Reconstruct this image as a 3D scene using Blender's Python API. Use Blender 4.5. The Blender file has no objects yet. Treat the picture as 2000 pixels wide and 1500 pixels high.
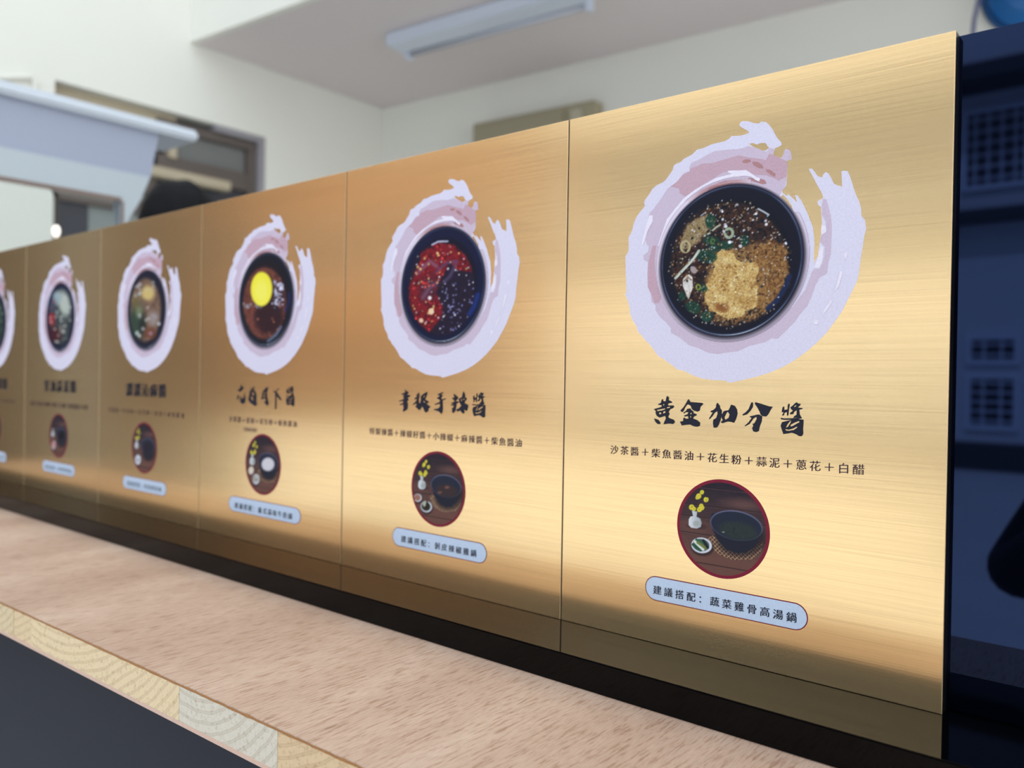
import bpy, bmesh, math, random
import numpy as np
from mathutils import Vector, Matrix
from mathutils.geometry import tessellate_polygon
random.seed(7)
SC = bpy.context.scene
COL = SC.collection
PI = math.pi
# ------------------------------------------------------------------ camera
CAM = (0.0785036, -0.3930225, 0.1436464)
YAW, PITCH, ROLL, FPX = -0.690448, -0.0079029, 0.0164796, 1590.0
cd = bpy.data.cameras.new('camera'); cam = bpy.data.objects.new('camera', cd); COL.objects.link(cam)
Fv = Vector((math.sin(YAW)*math.cos(PITCH), math.cos(YAW)*math.cos(PITCH), math.sin(PITCH)))
R0 = Vector((math.cos(YAW), -math.sin(YAW), 0)); U0 = R0.cross(Fv)
Rv = R0*math.cos(ROLL)+U0*math.sin(ROLL); Uv = -R0*math.sin(ROLL)+U0*math.cos(ROLL)
M = Matrix((Rv, Uv, -Fv)).transposed().to_4x4(); M.translation = Vector(CAM)
cam.matrix_world = M
cd.sensor_width = 36; cd.lens = FPX*36/2000; cd.clip_start = 0.01; cd.clip_end = 200
cd.dof.use_dof = True; cd.dof.focus_distance = 0.405; cd.dof.aperture_fstop = 7.6
SC.camera = cam
# ------------------------------------------------------------------ light
w = bpy.data.worlds.new('overcast_sky'); SC.world = w; w.use_nodes = True
nt = w.node_tree; bg = nt.nodes['Background']
tc = nt.nodes.new('ShaderNodeTexCoord'); sx = nt.nodes.new('ShaderNodeSeparateXYZ'); rp = nt.nodes.new('ShaderNodeValToRGB')
nt.links.new(tc.outputs['Generated'], sx.inputs[0]); nt.links.new(sx.outputs['Z'], rp.inputs[0])
rp.color_ramp.elements[0].color = (.88, .90, .90, 1); rp.color_ramp.elements[1].color = (.70, .78, .90, 1)
nt.links.new(rp.outputs[0], bg.inputs[0]); bg.inputs[1].default_value = 1.15
sd = bpy.data.lights.new('sun', 'SUN'); sd.energy = 2.2; sd.angle = .03; sd.color = (1, .98, .95)
so = bpy.data.objects.new('sun', sd); COL.objects.link(so)
so.rotation_euler = Vector((-.25, -.75, -.95)).to_track_quat('-Z', 'Y').to_euler()
vs = SC.view_settings; vs.view_transform = 'Standard'; vs.look = 'None'; vs.gamma = 1; vs.use_curve_mapping = False
vs.exposure = 0.88
# ------------------------------------------------------------------ helpers
def lin(c):
    c = [x/255 for x in c]
    return tuple(x/12.92 if x <= .04045 else ((x+.055)/1.055)**2.4 for x in c)
def mat(name, rgb, rough=.5, metal=0., **k):
    m = bpy.data.materials.new(name); m.use_nodes = True
    b = m.node_tree.nodes['Principled BSDF']
    b.inputs['Base Color'].default_value = (*lin(rgb), 1)
    b.inputs['Roughness'].default_value = rough; b.inputs['Metallic'].default_value = metal
    for a, v in k.items(): b.inputs[a.replace('_', ' ')].default_value = v
    return m
def nodes(m): return m.node_tree, m.node_tree.nodes['Principled BSDF']
def add(nt, t, **k):
    n = nt.nodes.new(t)
    for a, v in k.items():
        if a.startswith('i_'): n.inputs[a[2:].replace('_', ' ')].default_value = v
        else: setattr(n, a, v)
    return n
def ramp(nt, fac, stops, interp='LINEAR'):
    r = nt.nodes.new('ShaderNodeValToRGB'); r.color_ramp.interpolation = interp
    e = r.color_ramp.elements
    while len(e) < len(stops): e.new(.5)
    for q, (p, c) in zip(e, stops): q.position = p; q.color = (*c, 1)
    nt.links.new(fac, r.inputs[0]); return r.outputs[0]
def coords(nt, scale, kind='Object', rot=(0, 0, 0), loc=(0, 0, 0)):
    t = nt.nodes.new('ShaderNodeTexCoord'); mp = nt.nodes.new('ShaderNodeMapping')
    mp.inputs['Scale'].default_value = scale; mp.inputs['Rotation'].default_value = rot; mp.inputs['Location'].default_value = loc
    nt.links.new(t.outputs[kind], mp.inputs[0]); return mp.outputs[0]
def noise(nt, vec, scale, detail=4, rough=.5):
    n = add(nt, 'ShaderNodeTexNoise'); n.inputs['Scale'].default_value = scale; n.inputs['Detail'].default_value = detail
    n.inputs['Roughness'].default_value = rough; nt.links.new(vec, n.inputs[0]); return n.outputs[0]
def bump(m, vec_scale, scale, strength, dist=.001, kind='Object'):
    nt, b = nodes(m); f = noise(nt, coords(nt, vec_scale, kind), scale)
    bm_ = add(nt, 'ShaderNodeBump', i_Strength=strength, i_Distance=dist); nt.links.new(f, bm_.inputs['Height'])
    nt.links.new(bm_.outputs[0], b.inputs['Normal']); return f
def paint(name, rgb, rough=.7, var=.06, sc=3.):
    """plain painted / plastered surface with slight mottling and relief"""
    m = mat(name, rgb, rough); nt, b = nodes(m); c = lin(rgb)
    f = noise(nt, coords(nt, (1, 1, 1)), sc, 5)
    nt.links.new(ramp(nt, f, [(.3, tuple(x*(1-var) for x in c)), (.7, tuple(min(1, x*(1+var)) for x in c))]), b.inputs['Base Color'])
    bm_ = add(nt, 'ShaderNodeBump', i_Strength=.15, i_Distance=.002); nt.links.new(noise(nt, coords(nt, (1, 1, 1)), sc*20, 3), bm_.inputs['Height'])
    nt.links.new(bm_.outputs[0], b.inputs['Normal']); return m
def link(name, me, parent=None, loc=(0, 0, 0)):
    o = bpy.data.objects.new(name, me); COL.objects.link(o); o.location = loc
    if parent: o.parent = parent
    return o
def obj(name, bm, m, parent=None, loc=(0, 0, 0), smooth=False):
    me = bpy.data.meshes.new(name); bm.to_mesh(me); bm.free()
    for q in (m if isinstance(m, (list, tuple)) else [m]): me.materials.append(q)
    if smooth:
        for p in me.polygons: p.use_smooth = True
    return link(name, me, parent, loc)
def tag(o, label=None, cat=None, group=None, kind=None):
    if label: o['label'] = label
    if cat: o['category'] = cat
    if group: o['group'] = group
    if kind: o['kind'] = kind
    return o
def thing(name, label, cat, loc=(0, 0, 0), group=None, kind=None):
    o = bpy.data.objects.new(name, None); COL.objects.link(o); o.location = loc; o.empty_display_size = .05
    return tag(o, label, cat, group, kind)
def box(bm, x0, x1, y0, y1, z0, z1, mi=0, bevel=0.):
    g = bmesh.ops.create_cube(bm, size=1)
    for v in g['verts']: v.co = Vector(((x0+x1)/2+v.co.x*(x1-x0), (y0+y1)/2+v.co.y*(y1-y0), (z0+z1)/2+v.co.z*(z1-z0)))
    fs = {f for v in g['verts'] for f in v.link_faces}
    for f in fs: f.material_index = mi
    if bevel:
        es = list({e for f in fs for e in f.edges})
        bmesh.ops.bevel(bm, geom=es, offset=bevel, segments=2, affect='EDGES', clamp_overlap=True)
    return bm
def bx(*a, bevel=0.): return box(bmesh.new(), *a, bevel=bevel)
def prism(pts, z0, z1, bm=None):
    """extrude an XY outline (counter-clockwise) from z0 to z1"""
    bm = bm or bmesh.new()
    a = [bm.verts.new((x, y, z0)) for x, y in pts]; b = [bm.verts.new((x, y, z1)) for x, y in pts]
    n = len(pts)
    bm.faces.new(a[::-1]); bm.faces.new(b)
    for i in range(n): bm.faces.new((a[i], a[(i+1) % n], b[(i+1) % n], b[i]))
    return bm
def tube(pts, r, seg=10, bm=None, caps=True):
    bm = bm or bmesh.new(); P = [Vector(p) for p in pts]; rings = []
    for i, p in enumerate(P):
        t = (P[min(i+1, len(P)-1)]-P[max(i-1, 0)]).normalized()
        u = t.cross(Vector((0, 0, 1)) if abs(t.z) < .9 else Vector((1, 0, 0))).normalized(); v = t.cross(u)
        rr = r[i] if isinstance(r, (list, tuple)) else r
        rings.append([bm.verts.new(p+(u*math.cos(2*PI*k/seg)+v*math.sin(2*PI*k/seg))*rr) for k in range(seg)])
    for a, b in zip(rings, rings[1:]):
        for k in range(seg): bm.faces.new((a[k], a[(k+1) % seg], b[(k+1) % seg], b[k]))
    if caps: bm.faces.new(rings[0][::-1]); bm.faces.new(rings[-1])
    bmesh.ops.recalc_face_normals(bm, faces=bm.faces[:]); return bm
def lathe(prof, seg=40, bm=None, axis='Z', c=(0, 0, 0)):
    bm = bm or bmesh.new(); rings = []; c = Vector(c)
    for r, h in prof:
        ring = []
        for k in range(seg):
            a = 2*PI*k/seg
            q = Vector((r*math.cos(a), r*math.sin(a), h)) if axis == 'Z' else Vector((r*math.cos(a), h, r*math.sin(a)))
            ring.append(bm.verts.new(c+q))
        rings.append(ring)
    for a, b in zip(rings, rings[1:]):
        for k in range(seg): bm.faces.new((a[k], a[(k+1) % seg], b[(k+1) % seg], b[k]))
    if prof[0][0] > 1e-6: bm.faces.new(rings[0])
    if prof[-1][0] > 1e-6: bm.faces.new(rings[-1])
    bmesh.ops.remove_doubles(bm, verts=bm.verts[:], dist=1e-6)
    bmesh.ops.recalc_face_normals(bm, faces=bm.faces[:]); return bm
RING_BASE=[1069,2745,1075,2756,1092,2758,1123,2750,1145,2738,1171,2731,1185,2738,1209,2731,1226,2714,1243,2690,1256,2664,1269,2641,1290,2615,1291,2603,1278,2597,1258,2593,1254,2579,1250,2568,1254,2557,1273,2544,1292,2541,1300,2555,1305,2575,1315,2581,1332,2572,1340,2553,1342,2523,1319,2522,1317,2509,1323,2496,1321,2440,1319,2404,1311,2389,1299,2379,1301,2366,1326,2347,1325,2359,1336,2350,1357,2329,1375,2309,1362,2348,1375,2345,1393,2319,1410,2285,1426,2251,1438,2218,1453,2181,1458,2142,1458,2149,1462,2101,1460,2054,1461,2010,1478,2042,1487,2109,1492,2156,1494,2187,1495,2196,1490,2256,1488,2275,1476,2285,1470,2301,1480,2310,1493,2312,1499,2321,1487,2350,1468,2383,1454,2413,1438,2443,1428,2460,1430,2466,1444,2463,1458,2444,1470,2424,1491,2415,1497,2430,1508,2438,1521,2430,1533,2409,1547,2378,1566,2366,1585,2358,1583,2398,1580,2430,1587,2433,1608,2428,1616,2413,1629,2373,1645,2321,1664,2277,1672,2249,1675,2211,1691,2190,1696,2156,1697,2150,1689,2116,1683,2066,1674,2001,1668,1941,1659,1906,1636,1857,1612,1807,1598,1777,1568,1732,1524,1671,1484,1630,1437,1588,1380,1546,1316,1509,1250,1481,1177,1459,1102,1441,1044,1428,1026,1435,1013,1443,1018,1439,933,1442,879,1450,823,1469,778,1489,744,1493,720,1512,685,1533,656,1553,626,1566,608,1587,590,1611,559,1643,535,1662,519,1683,495,1702,485,1734,460,1767,443,1805,440,1837,430,1870,420,1892,407,1916,416,1921,415,1972,411,2026,408,2091,406,2129,421,2146,427,2175,425,2232,446,2266,456,2306,473,2341,499,2370,527,2396,520,2413,526,2430,549,2454,574,2487,599,2501,629,2510,651,2520,668,2540,693,2568,700,2593,717,2601,736,2603,760,2619,808,2635,836,2656,868,2657,915,2669,956,2672,988,2673,1014,2681,1028,2694,1068,2687,1098,2688,1122,2694,1111,2708,1089,2722,1073,2736]
RING_HOLES=[[1123,2638,1143,2638,1164,2627,1185,2631,1209,2627,1220,2609,1228,2600,1212,2590,1195,2591,1169,2605,1139,2623],[1289,2344,1302,2358,1320,2338,1347,2300,1354,2272,1341,2287,1316,2316]]
RING_MAUVE=[1216,2581,1190,2594,1160,2611,1117,2628,1095,2622,1060,2621,1060,2621,1015,2627,938,2631,893,2619,855,2604,804,2590,792,2570,795,2548,761,2544,752,2533,719,2498,665,2474,621,2418,581,2374,556,2354,542,2311,527,2253,533,2212,544,2177,555,2174,552,2143,520,2122,526,2098,551,2085,549,2017,553,1948,572,1910,579,1863,603,1846,604,1815,634,1777,669,1750,699,1718,700,1692,752,1666,809,1624,864,1608,919,1583,973,1575,1026,1584,1082,1589,1145,1616,1230,1634,1258,1652,1291,1649,1334,1691,1376,1732,1397,1764,1433,1804,1453,1851,1468,1897,1488,1937,1524,1956,1528,2007,1540,2043,1541,2130,1542,2182,1535,2231,1522,2279,1514,2307,1497,2313,1492,2275,1495,2236,1512,2202,1514,2164,1492,2135,1487,2109,1511,2081,1509,2040,1502,2004,1487,1979,1461,1981,1451,1966,1441,1935,1421,1884,1364,1807,1256,1725,1026,1732,954,2319,1087,2386,1224,2389,1283,2348,1299,2379,1311,2389,1320,2436,1323,2496,1317,2521,1342,2523,1340,2553,1332,2572,1315,2581,1305,2575,1300,2555,1292,2541,1273,2544,1254,2557,1250,2568,1254,2579,1253,2591,1228,2600]
RING_PINK=[[994,2575,1039,2581,1070,2588,1127,2567,1187,2551,1213,2541,1229,2571,1254,2559,1288,2537,1317,2521,1322,2496,1318,2444,1281,2429,1256,2445,1214,2467,1171,2474,1141,2482,1115,2507,1018,2521,1017,2547],[1062,2517,1018,2515,986,2515,950,2499,891,2474,835,2451,788,2423,769,2417,739,2438,734,2465,680,2481,719,2502,752,2533,795,2548,799,2562,847,2570,861,2577,926,2571,971,2577,1016,2582,1061,2588],[579,2172,602,2170,592,2092,600,2013,613,1950,643,1896,626,1855,597,1857,575,1910,553,1948,552,2017,554,2085]]
RING_RUST=[[1088,2556,1105,2562,1131,2556,1136,2545,1110,2541,1092,2547],[1140,2544,1170,2539,1196,2519,1201,2502,1179,2505,1149,2526],[1213,2496,1239,2488,1264,2464,1260,2451,1239,2464,1218,2483],[1185,2453,1208,2443,1218,2425,1198,2423,1164,2438,1120,2458,1122,2466,1146,2461,1168,2443,1181,2437]]
RING_WISP=[[1009,2518,1036,2516,1067,2510,1106,2508,1137,2487,1167,2462,1185,2455,1181,2439,1159,2451,1137,2470,1098,2480,1041,2480,987,2475,1063,2483,996,2480,928,2469,873,2451,826,2427,779,2398,741,2359,702,2324,664,2271,645,2210,626,2168,611,2169,635,2234,663,2306,712,2358,764,2409,826,2444,882,2466,950,2491,1009,2504,950,2491,1040,2499,1018,2504],[1514,2185,1517,2153,1494,2140,1491,2161,1494,2187],[1490,2088,1506,2082,1502,2015,1487,1984,1464,1986,1478,2037],[1602,2048,1615,2044,1613,2019,1600,2022],[1466,1740,1487,1734,1485,1713,1466,1716],[1584,1962,1597,1956,1580,1890,1561,1866,1570,1912],[1546,1830,1549,1815,1522,1775,1507,1760,1514,1785],[556,2341,577,2338,578,2307,548,2260,533,2212,518,2177,508,2187,527,2253,542,2311]]
BRUSH={
 'huang':([[685,1351,696,1343,694,1329,715,1320,715,1315,692,1310,690,1300,723,1301,728,1294,720,1285,705,1280,695,1265,701,1254,693,1239,698,1232,727,1224,734,1213,725,1201,702,1202,681,1199,666,1196,672,1212,680,1227,677,1243,653,1235,640,1232,624,1241,617,1255,618,1267,610,1271,608,1278,631,1284,652,1291,655,1299,631,1301,631,1305,649,1313,651,1327,659,1334,662,1321,678,1323,680,1340],[608,1226,632,1220,643,1209,648,1197,633,1196,619,1205,611,1217]],[[623,1273,674,1283,676,1279,658,1272,626,1266],[634,1256,650,1262,653,1252,640,1249],[661,1265,677,1269,677,1260,661,1254],[684,1289,705,1294,703,1288,680,1283],[660,1305,669,1307,668,1299,661,1298]]),
 'jin':([[813,1338,823,1323,893,1320,897,1313,881,1298,878,1279,867,1273,847,1277,834,1285,826,1303,813,1309,803,1307,793,1292,783,1271,773,1267,767,1277,783,1292,793,1306,805,1327],[806,1286,824,1289,829,1280,843,1272,842,1264,860,1260,860,1253,845,1246,840,1236,865,1228,882,1215,880,1199,866,1193,846,1195,825,1203,800,1200,777,1196,769,1208,765,1216,784,1220,784,1232,789,1239,799,1232,815,1235,812,1247,794,1244,786,1248,809,1258,814,1268,796,1267,789,1260,783,1264,799,1274]],[[824,1263,834,1266,832,1259,823,1256],[822,1246,830,1251,829,1240,824,1237]]),
 'jia':([[977,1324,991,1308,993,1295,1002,1286,1002,1264,995,1232,986,1209,977,1195,960,1193,955,1217,957,1235,973,1245,980,1267,978,1281,963,1271,951,1253,935,1236,932,1239,946,1262,953,1273,941,1273,941,1279,958,1287,970,1299,972,1315],[1053,1316,1072,1311,1084,1294,1088,1272,1081,1245,1070,1224,1055,1228,1036,1229,1008,1219,998,1223,1003,1230,1010,1235,1002,1246,1004,1264,1014,1282,1040,1288,1047,1301]],[[1035,1281,1046,1266,1041,1248,1022,1237,1017,1249,1026,1269]]),
 'fen':([[1162,1332,1169,1330,1169,1310,1156,1288,1138,1270,1118,1263,1115,1269,1129,1278,1147,1296,1156,1319],[1183,1333,1215,1325,1251,1315,1271,1313,1260,1296,1249,1274,1238,1263,1218,1265,1209,1275,1206,1285,1193,1307,1179,1326],[1155,1261,1193,1271,1202,1272,1218,1263,1216,1238,1206,1211,1202,1189,1190,1183,1174,1186,1168,1201,1174,1216,1169,1223,1180,1228,1191,1250,1189,1261,1171,1249,1153,1222,1130,1209,1129,1213,1148,1230,1164,1253,1155,1257]],[]),
 'jiang':([[1328,1318,1330,1299,1347,1304,1347,1325,1353,1332,1356,1327,1352,1300,1350,1274,1344,1272,1344,1291,1330,1284,1328,1273,1320,1271,1322,1279,1328,1288,1319,1288,1318,1294,1321,1311],[1390,1339,1398,1333,1409,1333,1407,1325,1396,1314,1420,1312,1416,1306,1403,1304,1406,1281,1414,1267,1374,1263,1382,1273,1391,1278,1392,1301,1378,1292,1374,1281,1361,1279,1358,1285,1373,1298,1365,1304,1360,1313,1373,1324,1381,1333],[1314,1260,1331,1258,1370,1261,1416,1268,1416,1262,1400,1258,1425,1256,1425,1239,1423,1210,1425,1189,1418,1176,1405,1176,1393,1183,1371,1190,1350,1185,1328,1181,1321,1200,1314,1221,1320,1239,1348,1248,1366,1253,1331,1251,1314,1253]],[[1347,1231,1358,1245,1366,1249,1362,1238,1351,1219,1338,1212],[1362,1228,1379,1239,1404,1249,1406,1243,1389,1233,1375,1224,1361,1219],[1336,1207,1354,1204,1375,1211,1394,1222,1396,1217,1381,1205,1354,1198,1339,1199],[1378,1320,1388,1326,1390,1322,1379,1314]]),
 'xin':([[670,1343,687,1336,696,1326,710,1327,713,1317,699,1303,731,1302,731,1294,711,1285,700,1279,717,1274,714,1268,700,1257,709,1238,707,1206,690,1194,662,1183,659,1189,667,1213,663,1236,632,1227,629,1233,663,1248,660,1260,625,1253,619,1259,654,1268,671,1278,659,1292,676,1304,645,1301,647,1309,682,1322,679,1334]],[]),
 'hen':([[812,1325,822,1314,821,1292,816,1273,819,1253,833,1246,836,1262,841,1281,835,1289,843,1301,868,1317,898,1329,901,1318,885,1286,880,1275,902,1269,916,1260,908,1252,891,1250,908,1239,933,1228,914,1214,909,1194,887,1186,876,1197,859,1224,848,1225,837,1207,823,1201,803,1214,783,1225,797,1233,797,1249,761,1234,763,1242,791,1262,802,1280,774,1273,777,1281,801,1296,790,1311,810,1309]],[[860,1293,876,1307,879,1298,863,1284],[857,1268,880,1262,888,1252,866,1257]]),
 'shou':([[1051,1331,1054,1325,1030,1315,1046,1310,1046,1304,1033,1294,1042,1281,1076,1290,1078,1284,1047,1274,1048,1249,1051,1219,1046,1192,1036,1183,1017,1199,966,1208,966,1212,1011,1221,1024,1233,1024,1252,976,1241,974,1246,1021,1264,1023,1277,999,1286,993,1291,1017,1300,1020,1309,996,1310,1004,1316,1030,1325]],[]),
 'la':([[1151,1323,1169,1313,1192,1299,1187,1288,1172,1278,1170,1272,1190,1273,1195,1265,1175,1257,1175,1242,1168,1212,1151,1193,1138,1200,1140,1219,1132,1222,1152,1234,1152,1245,1126,1241,1125,1246,1152,1256,1126,1256,1129,1261,1157,1270,1162,1277,1149,1279,1151,1286,1136,1288,1138,1294,1159,1300,1151,1313],[1240,1341,1248,1326,1253,1315,1251,1304,1268,1295,1266,1286,1251,1275,1249,1263,1279,1253,1282,1248,1277,1224,1270,1212,1258,1216,1245,1230,1250,1200,1240,1193,1222,1203,1214,1214,1189,1205,1174,1214,1176,1218,1199,1226,1224,1248,1211,1253,1213,1262,1198,1267,1203,1281,1195,1288,1228,1304,1230,1322]],[[1215,1286,1228,1292,1228,1276,1218,1274],[1238,1293,1251,1293,1246,1284,1237,1280]]),
 'hua':([[675,1339,693,1320,723,1309,697,1297,683,1283,656,1277,625,1282,625,1292,655,1300,669,1316],[731,1271,739,1241,743,1203,727,1176,693,1171,668,1185,664,1216,677,1243,685,1217,705,1213,725,1241],[636,1250,646,1246,630,1203,613,1211]],[]),
 'qian':([[870,1331,874,1312,865,1293,898,1279,909,1246,906,1208,914,1171,894,1159,841,1176,800,1197,787,1216,812,1273,792,1280,832,1289,818,1315,845,1300]],[[839,1278,875,1271,873,1237,846,1251],[819,1243,846,1236,866,1222,860,1199,833,1213]]),
 'yue':([[1069,1327,1075,1313,1060,1279,1064,1239,1081,1206,1088,1180,1063,1168,1024,1197,1049,1212,1042,1227,1010,1226,981,1214,990,1248,1002,1285,1037,1312]],[[1015,1274,1042,1286,1038,1268,1013,1260],[1008,1252,1038,1258,1037,1242,1007,1235]]),
 'xia':([[1229,1320,1232,1313,1192,1290,1218,1269,1268,1226,1256,1219,1212,1246,1196,1253,1196,1147,1180,1143,1181,1231,1180,1279,1149,1289,1155,1294,1186,1293]],[]),
}
# ------------------------------------------------------------------ materials
def gold_material():
    m = mat('brushed_gold_film', (226, 190, 122), .2, .9, Anisotropic=.6, Coat_Weight=.22, Coat_Roughness=.05)
    nt, b = nodes(m)
    v = coords(nt, (4, 1, 1100)); f = noise(nt, v, 1., 3)
    v2 = coords(nt, (14, 1, 2300)); f2 = noise(nt, v2, 1., 2)
    mx = add(nt, 'ShaderNodeMath', operation='ADD'); nt.links.new(f, mx.inputs[0]); nt.links.new(f2, mx.inputs[1])
    hf = add(nt, 'ShaderNodeMath', operation='MULTIPLY'); hf.inputs[1].default_value = .5; nt.links.new(mx.outputs[0], hf.inputs[0])
    c = lin((233, 201, 147))
    nt.links.new(ramp(nt, hf.outputs[0], [(.36, tuple(x*.88 for x in c)), (.5, c), (.64, tuple(min(1, x*1.06) for x in c))]), b.inputs['Base Color'])
    bp = add(nt, 'ShaderNodeBump', i_Strength=.045, i_Distance=.00015); nt.links.new(mx.outputs[0], bp.inputs['Height'])
    nt.links.new(bp.outputs[0], b.inputs['Normal'])
    t = add(nt, 'ShaderNodeTangent', direction_type='UV_MAP'); t.uv_map = 'UVMap'; nt.links.new(t.outputs[0], b.inputs['Tangent'])
    return m
GOLD = gold_material()
BLACKEDGE = mat('black_panel_edge', (14, 13, 14), .35)
PALEEDGE = mat('pale_cut_edge', (226, 196, 150), .4, .6)
GLOSSBLACK = mat('glossy_black_acrylic', (3, 3, 4), .03, 0, IOR=1.24)
BLUEBLACK = mat('blue_black_glass', (2, 3, 8), .02, 0, IOR=1.6); BLUEBLACK.node_tree.nodes['Principled BSDF'].inputs['Specular Tint'].default_value = (.26, .42, 1, 1)
BLACKFRONT = mat('satin_black_edge', (12, 11, 14), .45)
WALL = paint('cream_wall_paint', (226, 226, 217), .8, .02, 1.2)
CEIL = paint('grey_ceiling_paint', (214, 206, 206), .85, .02, 1.)
def print_ink(name, rgb, grain=.05):
    m = mat(name, rgb, .5, 0, Specular_IOR_Level=.25); nt, b = nodes(m); c = lin(rgb)
    f = noise(nt, coords(nt, (1, 1, 1)), 900, 3)
    nt.links.new(ramp(nt, f, [(.3, tuple(x*(1-grain) for x in c)), (.7, tuple(min(1, x*(1+grain)) for x in c))]), b.inputs['Base Color'])
    bp = add(nt, 'ShaderNodeBump', i_Strength=.25, i_Distance=.00008); nt.links.new(f, bp.inputs['Height']); nt.links.new(bp.outputs[0], b.inputs['Normal'])
    return m
INK_PALE = print_ink('pale_lavender_ink', (215, 211, 230)); INK_MAUVE = print_ink('mauve_ink', (200, 184, 203))
INK_PINK = print_ink('dusty_pink_ink', (192, 160, 174)); INK_RUST = print_ink('rust_pink_ink', (172, 128, 130))
INK_WISP = print_ink('white_ink', (230, 224, 238)); INK_NAVY = print_ink('navy_black_ink', (26, 28, 44)); INK_PURPLE = print_ink('dark_plum_ink', (52, 28, 52))
INK_RED = print_ink('crimson_ink', (120, 22, 50)); INK_BLUE = print_ink('pale_blue_ink', (196, 214, 236))
def vcol_material(name):
    m = mat(name, (128, 128, 128), .5, 0, Specular_IOR_Level=.18); nt, b = nodes(m)
    a = add(nt, 'ShaderNodeAttribute', attribute_name='Col'); nt.links.new(a.outputs['Color'], b.inputs['Base Color']); nt.links.new(a.outputs['Alpha'], b.inputs['Alpha'])
    return m
PRINT = vcol_material('printed_photograph')

# ------------------------------------------------------------------ panel artwork (flat print), in tenths of a millimetre
S = 1e-4
def poly_faces(bm, outer, holes=(), y=0., mi=0, ox=0., oz=0., sc=1.):
    loops = [[Vector((p[i]*S*sc+ox, y, p[i+1]*S*sc+oz)) for i in range(0, len(p), 2)] for p in [outer, *holes]]
    tris = tessellate_polygon([[Vector((v.x, v.z, 0)) for v in L] for L in loops])
    vs = [bm.verts.new(v) for L in loops for v in L]
    for t in tris:
        a, b, c = (vs[i] for i in t)
        n = (b.co-a.co).cross(c.co-a.co)
        if n.length < 1e-14: continue
        f = bm.faces.new((a, b, c) if n.y < 0 else (a, c, b)); f.material_index = mi
def disc(bm, cx, cz, r0, r1, y, mi=0, seg=72):
    a = [bm.verts.new((cx+r0*math.cos(2*PI*k/seg), y, cz+r0*math.sin(2*PI*k/seg))) for k in range(seg)] if r0 > 0 else None
    b = [bm.verts.new((cx+r1*math.cos(2*PI*k/seg), y, cz+r1*math.sin(2*PI*k/seg))) for k in range(seg)]
    if a is None: f = bm.faces.new(b); f.material_index = mi; return
    for k in range(seg):
        f = bm.faces.new((a[k], b[k], b[(k+1) % seg], a[(k+1) % seg])); f.material_index = mi
def ring_mesh():
    bm = bmesh.new()
    poly_faces(bm, RING_BASE, RING_HOLES, -.00004, 0)
    poly_faces(bm, RING_MAUVE, (), -.00007, 1)
    for i, p in enumerate(RING_PINK): poly_faces(bm, p, (), -.00010-i*1e-5, 2)
    for p in RING_RUST: poly_faces(bm, p, (), -.00016, 3)
    for i, p in enumerate(RING_WISP): poly_faces(bm, p, (), -.00018-i*3e-6, 4)
    me = bpy.data.meshes.new('brush_ring'); bm.to_mesh(me); bm.free()
    for m in (INK_PALE, INK_MAUVE, INK_PINK, INK_RUST, INK_WISP): me.materials.append(m)
    return me
_gl = {}
def glyph(ch):
    if ch not in _gl:
        c = bpy.data.curves.new('g', 'FONT'); c.body = ch; c.size = 1; c.resolution_u = 3; c.fill_mode = 'FRONT'
        o = bpy.data.objects.new('g', c); COL.objects.link(o)
        dg = bpy.context.evaluated_depsgraph_get(); me = o.evaluated_get(dg).to_mesh()
        vs = [tuple(v.co[:2]) for v in me.vertices]; fs = [tuple(p.vertices) for p in me.polygons]
        o.evaluated_get(dg).to_mesh_clear(); bpy.data.objects.remove(o); bpy.data.curves.remove(c)
        _gl[ch] = (vs, fs)
    return _gl[ch]
def lettering(name, text, u0, u1, vb, h, m, parent, y=-.0003, rise=.07, slant=0., wid=1., fat=1):
    """text set glyph by glyph from u0 to u1 (tenths of mm), square glyphs of height h on base line vb"""
    bm = bmesh.new(); n = len(text); pitch = (u1-u0-h*wid)/max(1, n-1)
    for i, ch in enumerate(text):
        vs, fs = glyph(ch)
        if not vs: continue
        offs = [(0, 0)] if fat <= 1 else [(-.012*fat, 0), (.012*fat, 0), (0, .008*fat)]
        for q, (dx, dz) in enumerate(offs):
            vv = []
            for (a, b) in vs:
                a = a+dx; b = b+dz
                b2 = b+rise*(a-.5); a2 = a+slant*(b-.4)
                vv.append(bm.verts.new(((u0+i*pitch+a2*h*wid)*S, y-q*2e-6, (vb+(b2+.1)*h*.94)*S)))
            for f in fs:
                L = [vv[k] for k in f]
                n_ = (L[1].co-L[0].co).cross(L[2].co-L[1].co)
                try: bm.faces.new(L if n_.y < 0 else L[::-1])
                except ValueError: pass
    return obj(name, bm, m, parent)
def brush_title(keys, parent, shifts=None):
    bm = bmesh.new()
    for k in keys:
        sh = (shifts or {}).get(k, 0)
        for i, o in enumerate(BRUSH[k][0]):
            hs = [h for h in BRUSH[k][1] if inside(h[0], h[1], o)]
            poly_faces(bm, o, hs, -.0003, 0, ox=sh*S)
    return obj('title_lettering', bm, INK_NAVY, parent)
def inside(x, z, P):
    c = False; n = len(P)//2; j = n-1
    for i in range(n):
        if (P[2*i+1] > z) != (P[2*j+1] > z) and x < (P[2*j]-P[2*i])*(z-P[2*i+1])/(P[2*j+1]-P[2*i+1])+P[2*i]: c = not c
        j = i
    return c
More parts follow.
